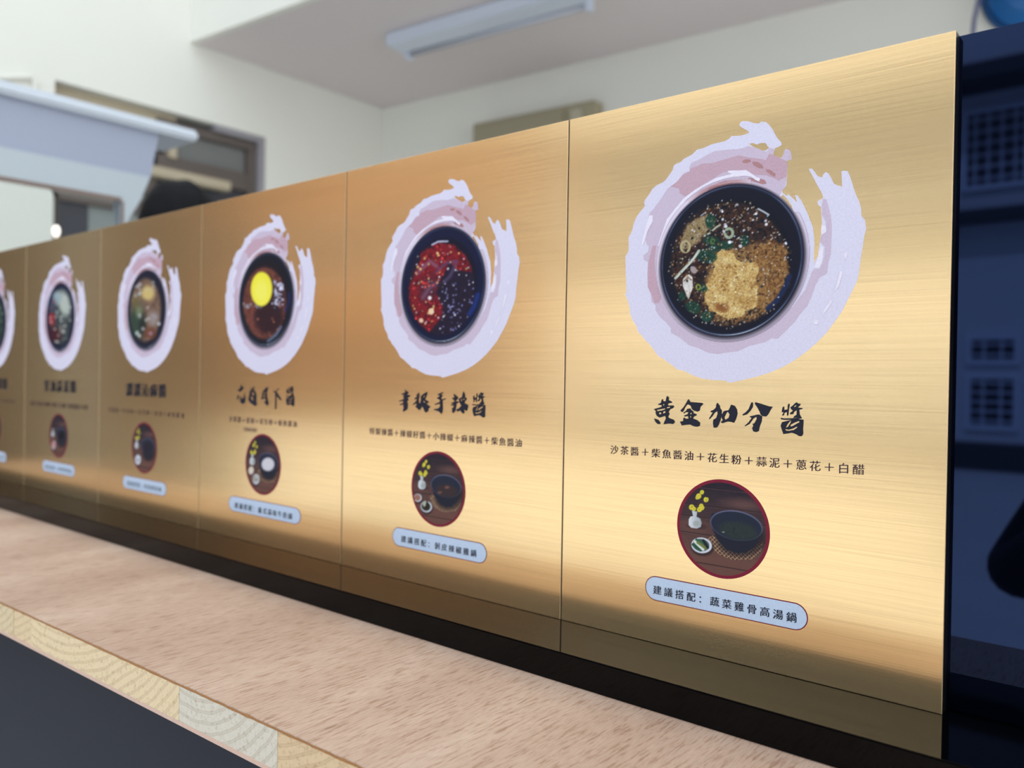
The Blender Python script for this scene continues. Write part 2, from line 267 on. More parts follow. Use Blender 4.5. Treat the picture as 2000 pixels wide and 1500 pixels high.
# --- painter: colours evaluated per vertex of a fine disc
def hsh(ix, iy, s):
    h = np.sin(ix*127.1+iy*311.7+s*74.7)*43758.5453; return h-np.floor(h)
def vn(x, y, s=0):
    ix, iy = np.floor(x), np.floor(y); fx, fy = x-ix, y-iy; fx = fx*fx*(3-2*fx); fy = fy*fy*(3-2*fy)
    return (hsh(ix, iy, s)*(1-fx)+hsh(ix+1, iy, s)*fx)*(1-fy)+(hsh(ix, iy+1, s)*(1-fx)+hsh(ix+1, iy+1, s)*fx)*fy
def fbm(x, y, s=0): return .5*vn(x, y, s)+.3*vn(x*2.1, y*2.1, s+1)+.2*vn(x*4.3, y*4.3, s+2)
class Canvas:
    def __init__(c, X, Y, px): c.X, c.Y = X, Y; c.px = px; c.C = np.zeros((X.size, 3)); c.A = np.ones(X.size)
    def fill(c, mask, col):
        mask = np.clip(mask, 0, 1)[:, None]; col = np.asarray(col, float)
        if col.ndim == 1: col = col[None, :]
        c.C = c.C*(1-mask)+col*mask
    def ell(c, cx, cy, rx, ry, ang=0, soft=None):
        a = math.radians(ang); dx, dy = c.X-cx, c.Y-cy
        u = (dx*math.cos(a)+dy*math.sin(a))/rx; v = (-dx*math.sin(a)+dy*math.cos(a))/ry
        d = (1-np.sqrt(u*u+v*v))*min(rx, ry); return np.clip(d/(soft or c.px)+.5, 0, 1)
    def poly(c, P, jit=0, js=20., soft=None):
        X, Y = c.X, c.Y
        if jit: X = X+(fbm(X/js, Y/js, 5)-.5)*jit*2; Y = Y+(fbm(X/js, Y/js, 9)-.5)*jit*2
        ins = np.zeros(X.size, bool); dist = np.full(X.size, 1e9); n = len(P)
        for i in range(n):
            (x0, y0), (x1, y1) = P[i], P[(i+1) % n]
            if y0 != y1:
                cr = ((y0 > Y) != (y1 > Y)) & (X < (x1-x0)*(Y-y0)/(y1-y0)+x0); ins ^= cr
            L = (x1-x0)**2+(y1-y0)**2+1e-9; t = np.clip(((X-x0)*(x1-x0)+(Y-y0)*(y1-y0))/L, 0, 1)
            dist = np.minimum(dist, np.hypot(X-x0-t*(x1-x0), Y-y0-t*(y1-y0)))
        return np.clip(np.where(ins, dist, -dist)/(soft or c.px)+.5, 0, 1)
    def line(c, P, w, soft=None):
        dist = np.full(c.X.size, 1e9)
        for (x0, y0), (x1, y1) in zip(P, P[1:]):
            L = (x1-x0)**2+(y1-y0)**2+1e-9; t = np.clip(((c.X-x0)*(x1-x0)+(c.Y-y0)*(y1-y0))/L, 0, 1)
            dist = np.minimum(dist, np.hypot(c.X-x0-t*(x1-x0), c.Y-y0-t*(y1-y0)))
        return np.clip((w/2-dist)/(soft or c.px)+.5, 0, 1)
    def specks(c, n, col, region, r0, r1, seed):
        rs = np.random.RandomState(seed); k = 0; idx = np.where(region > .5)[0]
        if idx.size == 0: return
        for i in rs.choice(idx, n):
            r = rs.uniform(r0, r1); cc = np.array(col)*rs.uniform(.7, 1.1)
            c.fill(c.ell(c.X[i]+rs.uniform(-3, 3), c.Y[i]+rs.uniform(-3, 3), r, r*rs.uniform(.6, 1.2), rs.uniform(0, 180)), np.minimum(cc, 255))
def mixn(a, b, t): t = np.clip(t, 0, 1)[:, None]; return np.array(a)*(1-t)+np.array(b)*t
def ramp3(cols, t):
    t = np.clip(t, 0, .9999)*(len(cols)-1); i = t.astype(int); f = (t-i)[:, None]; C = np.array(cols, float)
    return C[i]*(1-f)+C[i+1]*f
def print_disc(name, parent, cx, cz, R, res, painter, y, geo):
    """geo = (zx, zy, rx, ry, k): centre, radii and slant of the disc in the painter's own drawing frame"""
    g = np.linspace(-1, 1, res); NX, NZ = np.meshgrid(g, g)
    px = 2/res*geo[2]
    X = geo[0]+geo[2]*NX; Y = geo[1]-geo[3]*NZ+geo[4]*geo[2]*NX
    c = Canvas(X.ravel(), Y.ravel(), px*1.3); c.nx = NX.ravel(); c.nz = NZ.ravel(); c.r = np.hypot(c.nx, c.nz)
    painter(c)
    keep = c.r < 1+2.9/res; ok = keep.reshape(res, res)
    ids = -np.ones(res*res, int); ids[keep] = np.arange(keep.sum())
    V = np.stack([(cx+R*c.nx)*S, np.full(res*res, y), (cz+R*c.nz)*S], -1)[keep]
    rr = c.r[keep]; over = rr > 1; 
    if over.any():
        k = (1/rr[over]); V[over, 0] = cx*S+(V[over, 0]-cx*S)*k; V[over, 2] = cz*S+(V[over, 2]-cz*S)*k
    q = ok[:-1, :-1] & ok[1:, :-1] & ok[:-1, 1:] & ok[1:, 1:]; I = ids.reshape(res, res)
    F = np.stack([I[:-1, :-1][q], I[:-1, 1:][q], I[1:, 1:][q], I[1:, :-1][q]], -1)
    me = bpy.data.meshes.new(name); me.from_pydata(V.tolist(), [], F.tolist()); me.materials.append(PRINT)
    s = np.clip(c.C[keep]/255, 0, 1); L = np.where(s <= .04045, s/12.92, ((s+.055)/1.055)**2.4)
    at = me.color_attributes.new('Col', 'FLOAT_COLOR', 'POINT')
    at.data.foreach_set('color', np.concatenate([L, np.clip(c.A[keep], 0, 1)[:, None]], 1).astype(np.float32).ravel())
    return link(name, me, parent)
BR = 1.17   # printed disc reaches 1.17 bowl radii: soft printed drop shadow around the bowl
def bowl_base(c, rim=(96, 106, 140), wall=(14, 18, 34), inner=(10, 15, 28)):
    r = c.r*BR; c.C[:] = (205, 190, 212)
    halo = np.clip((1.08-r)/.04, 0, 1); c.fill(halo, (220, 208, 224))
    c.A = np.clip((1.075-r)/.012, 0, 1)*np.where((c.nx > .25) & (c.nz > .45), np.clip((1.03-r)/.02, 0, 1), 1)
    ang_ = np.degrees(np.arctan2(c.nz, c.nx)); top_ = np.clip((28-np.abs(ang_-98))/14, 0, 1)*np.clip((1.065-r)/.012, 0, 1); c.fill(top_*.8, (176, 134, 138)); c.fill(top_*np.clip((vn(ang_/5, r*60, 2)-.5)*4, 0, 1)*.5, (150, 96, 98))
    low = np.clip(.5-.5*(c.nz*.9-c.nx*.15), 0, 1)
    sh = np.clip(1-(r-.99)/(.025+.095*low), 0, 1)**1.4; c.fill(sh, (16, 14, 26))
    c.A = np.maximum(c.A, sh*.9*(r < 1.03))
    c.fill(np.clip((1-r)/.008, 0, 1), (20, 26, 46))
    ang = np.arctan2(c.nz, c.nx); rimm = np.clip(1-np.abs(r-.975)/.014, 0, 1)*(.45+.55*vn(ang*4+20, r*0, 3))
    c.fill(rimm, rim); c.fill(np.clip((.955-r)/.01, 0, 1), wall)
    c.fill(np.clip((.86-np.hypot(c.nx*BR, c.nz*BR+.03))/.05, 0, 1), inner)
    hi = np.clip(1-np.abs(r-.98)/.012, 0, 1)*np.exp(-((ang+1.35)/.45)**2); c.fill(hi, (176, 188, 204))
def bowl_golden(c):
    bowl_base(c); X, Y = c.X, c.Y
    broth = c.ell(735, 755, 490, 505, 0, 30)
    c.fill(broth*np.clip((fbm(X/26, Y/26, 1)-.28)*5, 0, 1)*.92, ramp3([(18, 18, 24), (46, 28, 26), (74, 46, 36), (30, 22, 26)], fbm(X/40, Y/40, 2)))
    up = c.poly([(330, 560), (380, 420), (520, 350), (640, 380), (560, 500), (430, 610), (330, 650)], 20, 30, 20)
    c.fill(up, ramp3([(84, 60, 40), (140, 120, 84), (176, 164, 128)], fbm(X/11, Y/11, 3)))
    br = c.poly([(930, 640), (1100, 560), (1215, 620), (1230, 820), (1170, 980), (1040, 1120), (960, 1040), (980, 780)], 22, 30, 24)
    c.fill(br, ramp3([(34, 22, 22), (72, 44, 28), (124, 84, 46), (58, 34, 26), (104, 76, 44)], fbm(X/34, Y/34, 4)*.75+.4*vn(X/8, Y/8, 5)-.1))
    sc_ = c.poly([(620, 640), (900, 610), (1090, 560), (1225, 640), (1225, 900), (1120, 1080), (980, 1190), (720, 1250), (560, 1130), (520, 1010), (560, 860)], 26, 30, 40)
    c.fill(sc_*np.clip((vn(X/13, Y/13, 21)*.6+fbm(X/30, Y/30, 23)*.7-.42)*4, 0, 1)*.85, ramp3([(90, 58, 34), (150, 112, 64), (186, 150, 96)], fbm(X/12, Y/12, 22)))
    mound = c.poly([(550, 1000), (585, 880), (630, 800), (640, 650), (700, 620), (780, 660), (860, 730), (1000, 745), (1000, 800), (965, 900), (1000, 960), (990, 1080), (900, 1140), (830, 1190), (740, 1200), (620, 1140), (545, 1060)], 26, 30, 12)
    c.fill(mound, ramp3([(112, 72, 40), (178, 140, 80), (206, 178, 116), (226, 208, 154)], .75*fbm(X/60, Y/60, 7)+.55*vn(X/9, Y/9, 6)-.12))
    sp = c.ell(700, 1110, 60, 36, 0, 24); c.fill(sp*.8, (126, 74, 36)); c.fill(c.ell(870, 1040, 90, 30, 20, 30)*.35, (150, 104, 48))
    for cx, cy, rx, ry, a in [(560, 690, 90, 56, 10), (590, 400, 46, 60, 0), (600, 560, 70, 40, 0), (720, 600, 70, 34, 0), (350, 1030, 34, 40, 0), (450, 1120, 70, 50, 20), (570, 1190, 52, 44, 0), (880, 560, 40, 46, 0), (540, 960, 34, 30, 0), (620, 620, 50, 30, 20)]:
        g = c.ell(cx, cy, rx, ry, a, 16)*np.clip(.3+fbm(X/14, Y/14, int(cx))*1.3, 0, 1)
        c.fill(g, ramp3([(10, 32, 30), (22, 62, 50), (60, 96, 76)], fbm(X/10, Y/10, int(cy))))
    for cx, cy, r1, r2, col in [(748, 500, 44, 20, (150, 164, 138)), (370, 610, 50, 30, (178, 164, 124)), (492, 948, 24, 12, (120, 150, 60)), (570, 1190, 38, 22, (30, 66, 56)), (612, 566, 22, 10, (70, 120, 60)), (540, 965, 26, 14, (34, 70, 50))]:
        c.fill(np.clip(c.ell(cx, cy, r1, r1*1.1)-c.ell(cx, cy, r2, r2*1.2), 0, 1), col)
    c.fill(c.line([(285, 878), (330, 830), (390, 770), (440, 720), (492, 645)], 24), (176, 186, 172)); c.fill(c.line([(300, 870), (400, 765), (480, 665)], 6), (214, 220, 204))
    c.fill(c.line([(540, 520), (580, 500), (640, 450), (672, 432)], 15), (168, 180, 164))
    gar = c.poly([(355, 885), (385, 850), (410, 842), (440, 870), (446, 950), (420, 1020), (408, 1058), (380, 1000), (352, 940)], 3, 10)
    c.fill(gar, ramp3([(150, 130, 118), (206, 202, 196), (226, 224, 220)], fbm(X/16, Y/30, 8)+.1)); c.fill(c.line([(365, 900), (400, 870), (430, 890)], 10), (120, 84, 60))
    c.fill(c.ell(448, 805, 34, 26, 50), (160, 146, 146))
    c.fill(c.line([(1075, 1100), (1150, 1030), (1205, 930), (1240, 840)], 34, 20), (22, 36, 76))
    c.fill(c.line([(985, 310), (1030, 335), (1070, 360)], 12), (196, 200, 206)); c.fill(c.line([(505, 350), (545, 325)], 10), (150, 160, 170))
    sky = c.ell(735, 755, 520, 530)-mound
    c.specks(260, (190, 176, 150), sky, 3, 7, 1); c.specks(120, (214, 216, 222), sky, 3, 7, 2); c.specks(120, (150, 110, 60), broth, 4, 9, 3); c.specks(90, (235, 225, 190), mound, 3, 6, 4); c.specks(14, (224, 226, 234), sky*(X > 680)*(Y < 620), 8, 15, 6)
    c.specks(60, (30, 40, 44), sky, 5, 12, 8)
def bowl_chilli(c):
    bowl_base(c, (58, 80, 130), (14, 20, 52), (12, 14, 36)); X, Y = c.X, c.Y
    con = c.ell(668, 860, 214, 292, 0, 12); c.fill(con, ramp3([(18, 14, 28), (34, 24, 44), (24, 22, 48)], fbm(X/30, Y/30, 1)))
    red = c.poly([(500, 760), (540, 640), (620, 580), (740, 580), (840, 660), (870, 750), (780, 740), (720, 700), (690, 760), (640, 880), (690, 980), (680, 1040), (600, 1135), (500, 1080), (450, 980), (460, 860)], 18, 26, 12)
    c.fill(red*con, ramp3([(34, 10, 20), (88, 14, 26), (132, 24, 36), (60, 14, 28)], fbm(X/24, Y/24, 2)*.8+.25*vn(X/7, Y/7, 9)))
    c.fill(c.ell(590, 860, 60, 90, 10, 40)*.6, (60, 34, 54)); c.fill(c.line([(640, 760), (700, 700), (770, 690), (730, 780), (690, 820)], 20, 14)*.6, (96, 80, 120))
    c.fill(c.line([(520, 760), (560, 720), (600, 690), (640, 720)], 26, 16)*.5, (130, 120, 150)); c.fill(c.line([(555, 920), (600, 850), (640, 830)], 26, 22)*.55, (120, 104, 130))
    c.specks(34, (216, 176, 116), red*con, 4, 9, 1); c.specks(60, (204, 60, 60), red*con, 4, 9, 2); c.specks(50, (214, 214, 226), con, 3, 6, 3); c.specks(50, (120, 120, 170), con*(X > 680)*(Y > 800), 4, 7, 4)
    c.fill(c.line([(850, 1010), (880, 960), (900, 890)], 26, 12), (22, 44, 108)); c.fill(c.line([(610, 585), (650, 566), (710, 566)], 9), (190, 190, 214))
    c.fill(c.ell(545, 1065, 14, 14), (220, 190, 160)); c.fill(c.ell(610, 1005, 18, 20), (232, 200, 160)); c.fill(c.ell(600, 920, 12, 12), (230, 220, 220))
def bowl_yolk(c):
    bowl_base(c, (96, 102, 122), (18, 22, 34), (24, 20, 28)); X, Y = c.X, c.Y
    con = c.ell(648, 955, 196, 320, 0, 20); c.fill(con, ramp3([(52, 30, 28), (92, 50, 44), (120, 66, 54), (70, 38, 36)], fbm(X/30, Y/30, 1)))
    c.fill(c.ell(690, 1080, 130, 150, 0, 50)*.8, (34, 18, 28)); c.fill(c.ell(770, 900, 60, 120, 0, 40)*.7, (36, 26, 44))
    c.specks(50, (206, 206, 230), con*(X > 720)*(X < 815)*(Y > 760)*(Y < 970), 5, 14, 1); c.specks(30, (180, 110, 90), con, 5, 10, 2); c.specks(14, (150, 150, 160), con*(Y > 960)*(Y < 1010), 7, 12, 3)
    c.fill(c.ell(640, 845, 104, 158, 0, 12)*.6, (40, 22, 20)); c.fill(c.ell(622, 830, 98, 152, 0), (236, 226, 62)); c.fill(c.ell(622, 850, 66, 104, 0, 50)*.6, (246, 240, 120))
    c.fill(c.line([(840, 1020), (870, 940), (868, 860)], 18, 10)*.8, (24, 36, 96)); c.fill(c.line([(690, 1290), (760, 1230), (800, 1160)], 22, 16)*.8, (110, 124, 150))
def bowl_brown(c):
    bowl_base(c, (70, 74, 104), (22, 24, 44), (26, 26, 38)); X, Y = c.X, c.Y
    con = c.ell(1420, 850, 146, 300, 0, 20); c.fill(con, ramp3([(50, 46, 44), (104, 80, 66), (130, 102, 84), (80, 60, 52)], fbm(X/34, Y/50, 1)))
    c.fill(c.ell(1445, 690, 62, 70, 0, 40), (200, 176, 112)); c.fill(c.ell(1345, 960, 70, 160, 0, 60)*.8, (34, 62, 52)); c.fill(c.ell(1360, 870, 30, 60, 0, 30)*.7, (130, 142, 104)); c.fill(c.ell(1500, 930, 50, 70, 0, 40)*.7, (160, 150, 150)); c.fill(c.ell(1330, 760, 40, 80, 0, 30)*.7, (112, 100, 62))
    c.fill(c.ell(1400, 1000, 30, 90, 0, 30)*.7, (24, 30, 30)); c.fill(c.ell(1470, 1070, 60, 60, 0, 30)*.7, (108, 60, 40)); c.specks(26, (190, 190, 190), con, 6, 13, 2); c.fill(c.ell(1345, 1075, 16, 20, 0, 10), (170, 190, 180)); c.fill(c.ell(1475, 1070, 16, 16, 0, 10), (160, 120, 140))
def bowl_grey(c):
    bowl_base(c, (56, 76, 130), (16, 24, 50), (20, 26, 40)); X, Y = c.X, c.Y
    con = c.ell(590, 890, 108, 270, 0, 16); c.fill(con, ramp3([(30, 36, 40), (60, 68, 70), (90, 98, 96)], fbm(X/26, Y/40, 1)))
    c.fill(c.ell(630, 760, 56, 120, -10, 40), (176, 184, 174)); c.fill(c.ell(560, 700, 46, 60, 0, 30), (150, 166, 170)); c.fill(c.ell(510, 780, 40, 80, 0, 40)*.6, (50, 76, 104)); c.fill(c.ell(505, 910, 34, 60, 0, 20), (140, 30, 44)); c.fill(c.ell(540, 1060, 70, 80, 0, 30)*.8, (70, 16, 28)); c.fill(c.ell(610, 1010, 34, 50, 0, 20)*.8, (110, 110, 104))
    c.specks(30, (200, 204, 196), con, 5, 12, 2); c.specks(14, (190, 60, 66), con*(X < 540), 4, 9, 3)
def bowl_green(c):
    bowl_base(c, (50, 64, 100), (16, 22, 44), (14, 20, 34)); X, Y = c.X, c.Y
    con = c.ell(590, 890, 108, 270, 0, 16); c.fill(con, ramp3([(20, 26, 34), (40, 60, 56), (80, 110, 90)], fbm(X/26, Y/40, 4))); c.specks(30, (160, 180, 150), con, 5, 12, 5)
def pot_scene(kind):
    def f(c):
        X, Y = c.X, c.Y; k = .137*1.0
        yy = Y-k*(X-735)
        g = fbm(X/90, yy/9, 1)*.7+.3*vn(X/14, yy/5, 4)
        depth = np.clip((yy-120)/1100, 0, 1)
        c.C[:] = mixn((34, 30, 42), (104, 72, 64), depth*1.0+g*.35-.15)
        c.fill(c.ell(1030, 430, 260, 70, 8, 90)*.45, (140, 96, 84)); c.fill(c.ell(320, 720, 240, 90, 8, 90)*.35, (132, 86, 70))
        for y0 in (210, 470, 640, 880, 1290):
            c.fill(np.clip(1-np.abs(yy-y0)/(5+y0/200), 0, 1)*.8, (24, 20, 26)); c.fill(np.clip(1-np.abs(yy-y0-12)/6, 0, 1)*.4, (128, 92, 80))
        # woven mat
        matp = c.poly([(545, 905), (610, 858), (760, 960), (950, 1080), (1200, 1000), (1305, 910), (1270, 1080), (1150, 1180), (890, 1195), (720, 1130), (620, 1060)])
        u = (X+yy*.9)/58; v = (X-yy*1.15)/58
        net = np.maximum(np.clip(1-np.abs(u-np.round(u))/.14, 0, 1), np.clip(1-np.abs(v-np.round(v))/.14, 0, 1))
        if kind in (0, 1, 2): c.fill(matp*.5, (62, 44, 42)); c.fill(matp*np.clip(net*1.6, 0, 1), (186, 154, 118))
        # pot
        dx = 0 if kind != 2 else -20
        c.fill(c.ell(1000+dx, 900, 330, 250, 0, 60)*.55, (22, 18, 26))
        c.fill(c.poly([(575, 690), (620, 800), (690, 930), (800, 1050), (950, 1100), (1080, 1090), (1190, 1010), (1260, 880), (1290, 760), (900, 600)]), (30, 34, 48))
        c.fill(c.poly([(572, 640), (590, 545), (640, 545), (640, 620)]), (34, 38, 54)); c.fill(c.ell(930, 715, 362, 200, 12), (96, 102, 130)); c.fill(c.ell(930, 722, 350, 190, 12), (34, 40, 58))
        if kind == 0: c.fill(c.ell(960, 790, 270, 120, 10, 50), ramp3([(30, 38, 46), (44, 54, 52), (38, 46, 56)], fbm(X/30, Y/30, 3))); c.fill(c.ell(760, 810, 16, 8), (150, 160, 150))
        if kind == 1: c.fill(c.ell(950, 800, 260, 110, 10, 50), (56, 44, 46)); c.fill(c.ell(960, 740, 50, 24, 0, 30), (120, 84, 76)); c.fill(c.ell(790, 830, 50, 24, 0, 30), (110, 76, 70))
        if kind == 2: c.fill(c.ell(930, 770, 230, 150, 5, 30), (206, 204, 212))
        if kind == 3: c.fill(c.ell(950, 780, 250, 150, 5, 60), (30, 30, 44))
        if kind == 4: c.fill(c.ell(950, 780, 250, 150, 5, 60), (16, 18, 28))
        # vase and flowers
        vx = 0
        c.fill(c.ell(380+vx, 730, 120, 36, 5, 40)*.6, (26, 22, 28))
        if kind != 4:
            c.fill(c.line([(355, 520), (400, 400), (430, 300)], 7), (70, 66, 54))
            for fx, fy, r in [(447, 245, 30), (400, 300, 38), (380, 320, 26), (508, 350, 36), (300, 455, 38), (335, 480, 30), (440, 440, 32), (415, 490, 36), (460, 470, 28)]:
                c.fill(c.ell(fx, fy, r, r*1.05)*(vn(X/12, Y/12, 6) > .12), (214, 204, 66)); c.fill(c.ell(fx, fy, r*.4, r*.4, 0, 8)*.5, (160, 150, 40))
        body = c.poly([(305, 505), (385, 520), (375, 590), (430, 620), (450, 680), (440, 740), (380, 762), (300, 750), (262, 710), (262, 630), (285, 590), (325, 580)], 0, 1, 10)
        c.fill(body, mixn((212, 218, 222), (150, 160, 164), (X-280)/190)); c.fill(c.ell(370, 690, 44, 40, 0, 20)*.5, (140, 146, 142))
        def bowl(x, y, r, inner, asp=.74): c.fill(c.ell(x+10, y+26, r*1.1, r*asp*1.1, 5, 30)*.6, (24, 20, 26)); c.fill(c.ell(x, y, r, r*asp, 8), (206, 212, 222)); c.fill(c.ell(x-8, y-4, r*.8, r*.58, 8), inner)
        if kind == 0:
            bowl(455, 1000, 150, (70, 84, 84))
            for a, b, col in [((330, 990), (440, 1070), (40, 84, 66)), ((380, 920), (470, 960), (50, 96, 74)), ((360, 950), (480, 1060), (214, 222, 212)), ((400, 960), (520, 1040), (110, 124, 66)), ((480, 930), (545, 1030), (28, 36, 40))]: c.fill(c.line([a, b], 38), col)
        if kind == 1:
            bowl(255, 915, 100, (150, 110, 96)); bowl(470, 1085, 140, (56, 56, 46)); c.fill(c.ell(430, 1030, 50, 50, 0), (170, 176, 160)); c.fill(c.poly([(480, 950), (540, 1050), (500, 1150), (430, 1130)]), (36, 36, 32))
        if kind == 2: c.fill(c.ell(310, 880, 100, 90, 0), (214, 206, 190)); bowl(500, 1090, 130, (120, 112, 84), .9); c.fill(c.ell(500, 1090, 70, 60), (214, 218, 222)); c.fill(c.ell(500, 1095, 40, 34), (110, 100, 70))
        if kind == 3: bowl(420, 1070, 150, (200, 206, 214), .9); c.fill(c.ell(420, 1075, 36, 36), (50, 60, 80))
        if kind == 4: bowl(400, 1030, 140, (190, 130, 128), .9); c.fill(c.ell(330, 900, 50, 70), (150, 70, 70))
        rr = c.r; c.fill(np.clip((rr-.93)/.012, 0, 1), (124, 28, 52))
    return f
GEO_POT = (735, 765, 645, 690, .137)
def pill(bm, cx, cz, hw, hh, y, mi):
    seg = 20; v = []
    for s, a0 in ((1, -PI/2), (-1, PI/2)):
        for k in range(seg+1):
            a = a0+PI*k/seg; v.append(bm.verts.new(((cx+s*(hw-hh)+hh*math.cos(a))*S, y, (cz+hh*math.sin(a))*S)))
    f = bm.faces.new(v); f.material_index = mi; f.normal_update()
    if f.normal.y > 0: f.normal_flip()

# ------------------------------------------------------------------ the row of gold sign panels
PW, PH, DEP = .2056174, .297, .0075
def panel_mesh():
    """8 mm thick board: gold film on the face, pale cut edge around it, black behind"""
    bm = bmesh.new(); e = .00022; g = .00042
    x0, x1, z0, z1 = g, PW-g, 0.0, PH
    A = [(x0+e, z0+e), (x1-e, z0+e), (x1-e, z1-e), (x0+e, z1-e)]; B = [(x0, z0), (x1, z0), (x1, z1), (x0, z1)]
    va = [bm.verts.new((x, 0, z)) for x, z in A]; vb = [bm.verts.new((x, e, z)) for x, z in B]
    vc = [bm.verts.new((x, e*2.5, z)) for x, z in B]; vd = [bm.verts.new((x, DEP, z)) for x, z in B]
    f = bm.faces.new(va); f.material_index = 0
    for i in range(4):
        j = (i+1) % 4
        bm.faces.new((va[i], vb[i], vb[j], va[j])).material_index = 1
        bm.faces.new((vb[i], vc[i], vc[j], vb[j])).material_index = 2
        bm.faces.new((vc[i], vd[i], vd[j], vc[j])).material_index = 2
    bm.faces.new(vd[::-1]).material_index = 2
    bmesh.ops.recalc_face_normals(bm, faces=bm.faces[:])
    uv = bm.loops.layers.uv.new('UVMap')
    for f in bm.faces:
        for l in f.loops: l[uv].uv = (l.vert.co.x*4, l.vert.co.z*4+l.vert.co.y)
    me = bpy.data.meshes.new('board'); bm.to_mesh(me); bm.free()
    for m in (GOLD, PALEEDGE, BLACKEDGE): me.materials.append(m)
    return me
BOARD = panel_mesh(); RINGM = ring_mesh()
def pill_mesh():
    bm = bmesh.new(); pill(bm, 1018, 299, 447, 67, -.0001, 0); pill(bm, 1018, 299, 442, 62, -.00016, 1)
    me = bpy.data.meshes.new('caption_plate'); bm.to_mesh(me); bm.free(); me.materials.append(INK_RED); me.materials.append(INK_BLUE); return me
PILLM = pill_mesh()
G_BOWL = [(745, 725, 600, 620, -.09), (675, 835, 265, 360, -.1), (660, 922, 245, 415, -.1), (1430, 845, 180, 372, -.1), (590, 888, 140, 328, -.1), (590, 888, 140, 328, -.1)]
PANELS = [
 dict(label='gold sign at the right end, tan peanut mound in its bowl picture', bowl=bowl_golden, res=230, pres=170),
 dict(label='gold sauce sign second from the right, red chilli in its bowl picture', bowl=bowl_chilli, res=170, pres=120),
 dict(label='gold sauce sign third from the right, yellow egg yolk in its bowl picture', bowl=bowl_yolk, res=130, pres=90),
 dict(label='blurred gold sauce sign with a brown and green dip, left of the egg yolk sign', bowl=bowl_brown, res=90, pres=60),
 dict(label='small blurred gold sauce sign with pale grey and red dip, second from the left edge', bowl=bowl_grey, res=80, pres=50),
 dict(label='gold sauce sign cut off by the left edge of the photo', bowl=bowl_green, res=60, pres=40)]
for k, P in enumerate(PANELS):
    t = thing('sign_panel', P['label'], 'sign', (-(k+1)*PW, 0, 0), 'gold sauce signs in a row')
    link('board', BOARD, t)
    link('brush_ring', RINGM, t)
    g = G_BOWL[k]; geo = (g[0], g[1], g[2]*BR, g[3]*BR, g[4])
    print_disc('bowl_picture', t, 1022, 2055, 390*BR, P['res'], P['bowl'], -.00026, geo)
    print_disc('pot_picture', t, 1014, 674, 255, P['pres'], pot_scene(min(k, 4)), -.0002, GEO_POT)
    pl = link('caption_plate', PILLM, t)
    if k in (2,):
        pl.scale = (1.17, 1, 1); pl.location.x = -.0164
    if k == 0:
        brush_title(['huang', 'jin', 'jia', 'fen', 'jiang'], t)
        lettering('ingredient_lettering', '沙茶醬＋柴魚醬油＋花生粉＋蒜泥＋蔥花＋白醋', 328, 1712, 1012, 56, INK_PURPLE, t, fat=1.0)
        lettering('caption_lettering', '建議搭配：蔬菜雞骨高湯鍋', 620, 1413, 268, 54, INK_NAVY, t, fat=1.3)
    elif k == 1:
        brush_title(['xin', 'hen', 'shou', 'la', 'jiang'], t, {'jiang': 7})
        lettering('ingredient_lettering', '特製辣醬＋辣椒籽醬＋小辣椒＋麻辣醬＋柴魚醬油', 305, 1741, 1004, 58, INK_PURPLE, t, fat=1.0)
        lettering('caption_lettering', '建議搭配：剝皮辣椒雞鍋', 662, 1379, 266, 54, INK_NAVY, t, fat=1.3)
    elif k == 2:
        brush_title(['hua', 'qian', 'yue', 'xia', 'jiang'], t, {'jiang': 17})
        lettering('ingredient_lettering', '沙茶醬＋蛋黃＋花生粉＋柴魚醬油', 495, 1482, 1008, 56, INK_PURPLE, t, fat=1.0)
        lettering('note_lettering', '（依喜好加蔥）', 697, 948, 938, 38, INK_PURPLE, t)
        lettering('caption_lettering', '建議搭配：義式蒜味牛奶鍋', 600, 1440, 262, 58, INK_NAVY, t, fat=1.3)
    elif k == 3:
        lettering('title_lettering', '濃濃沁麻醬', 611, 1442, 1182, 150, INK_NAVY, t, fat=3)
        lettering('ingredient_lettering', '芝麻醬＋花生粉＋白芝麻＋蒜泥＋柴魚醬油', 222, 1784, 1002, 58, INK_PURPLE, t)
        lettering('caption_lettering', '建議搭配：和風壽喜鍋', 670, 1370, 268, 56, INK_NAVY, t)
    elif k == 4:
        lettering('title_lettering', '宮油蒜泥醬', 584, 1476, 1178, 156, INK_NAVY, t, fat=3)
        lettering('ingredient_lettering', '蒜泥＋香油＋辣椒＋蔥花＋白醋＋柴魚醬油＋沙茶', 187, 1784, 996, 72, INK_PURPLE, t)
        lettering('caption_lettering', '建議搭配：麻辣鴛鴦鍋', 650, 1380, 268, 56, INK_NAVY, t)
    else:
        lettering('title_lettering', '青蔥香醋醬', 584, 1476, 1178, 156, INK_NAVY, t, fat=3)
        lettering('ingredient_lettering', '蔥花＋白醋＋香油＋蒜泥＋柴魚醬油', 250, 1740, 1000, 58, INK_PURPLE, t)
        lettering('caption_lettering', '建議搭配：蔬菜高湯鍋', 640, 1390, 268, 56, INK_NAVY, t)

# ------------------------------------------------------------------ black glass board, ledge, wooden counter
tag(obj('glass_board', bx(-1.245, .62, .0076, .0136, .0002, .2972, bevel=.0006), BLUEBLACK), 'glossy blue black glass board behind the gold signs, showing at the right edge', 'board')
tag(obj('black_ledge', bx(-1.5, .9, -.0470, .10, -.0160, -.0001, bevel=.0007), GLOSSBLACK), 'long glossy black ledge the gold signs stand on', 'ledge')

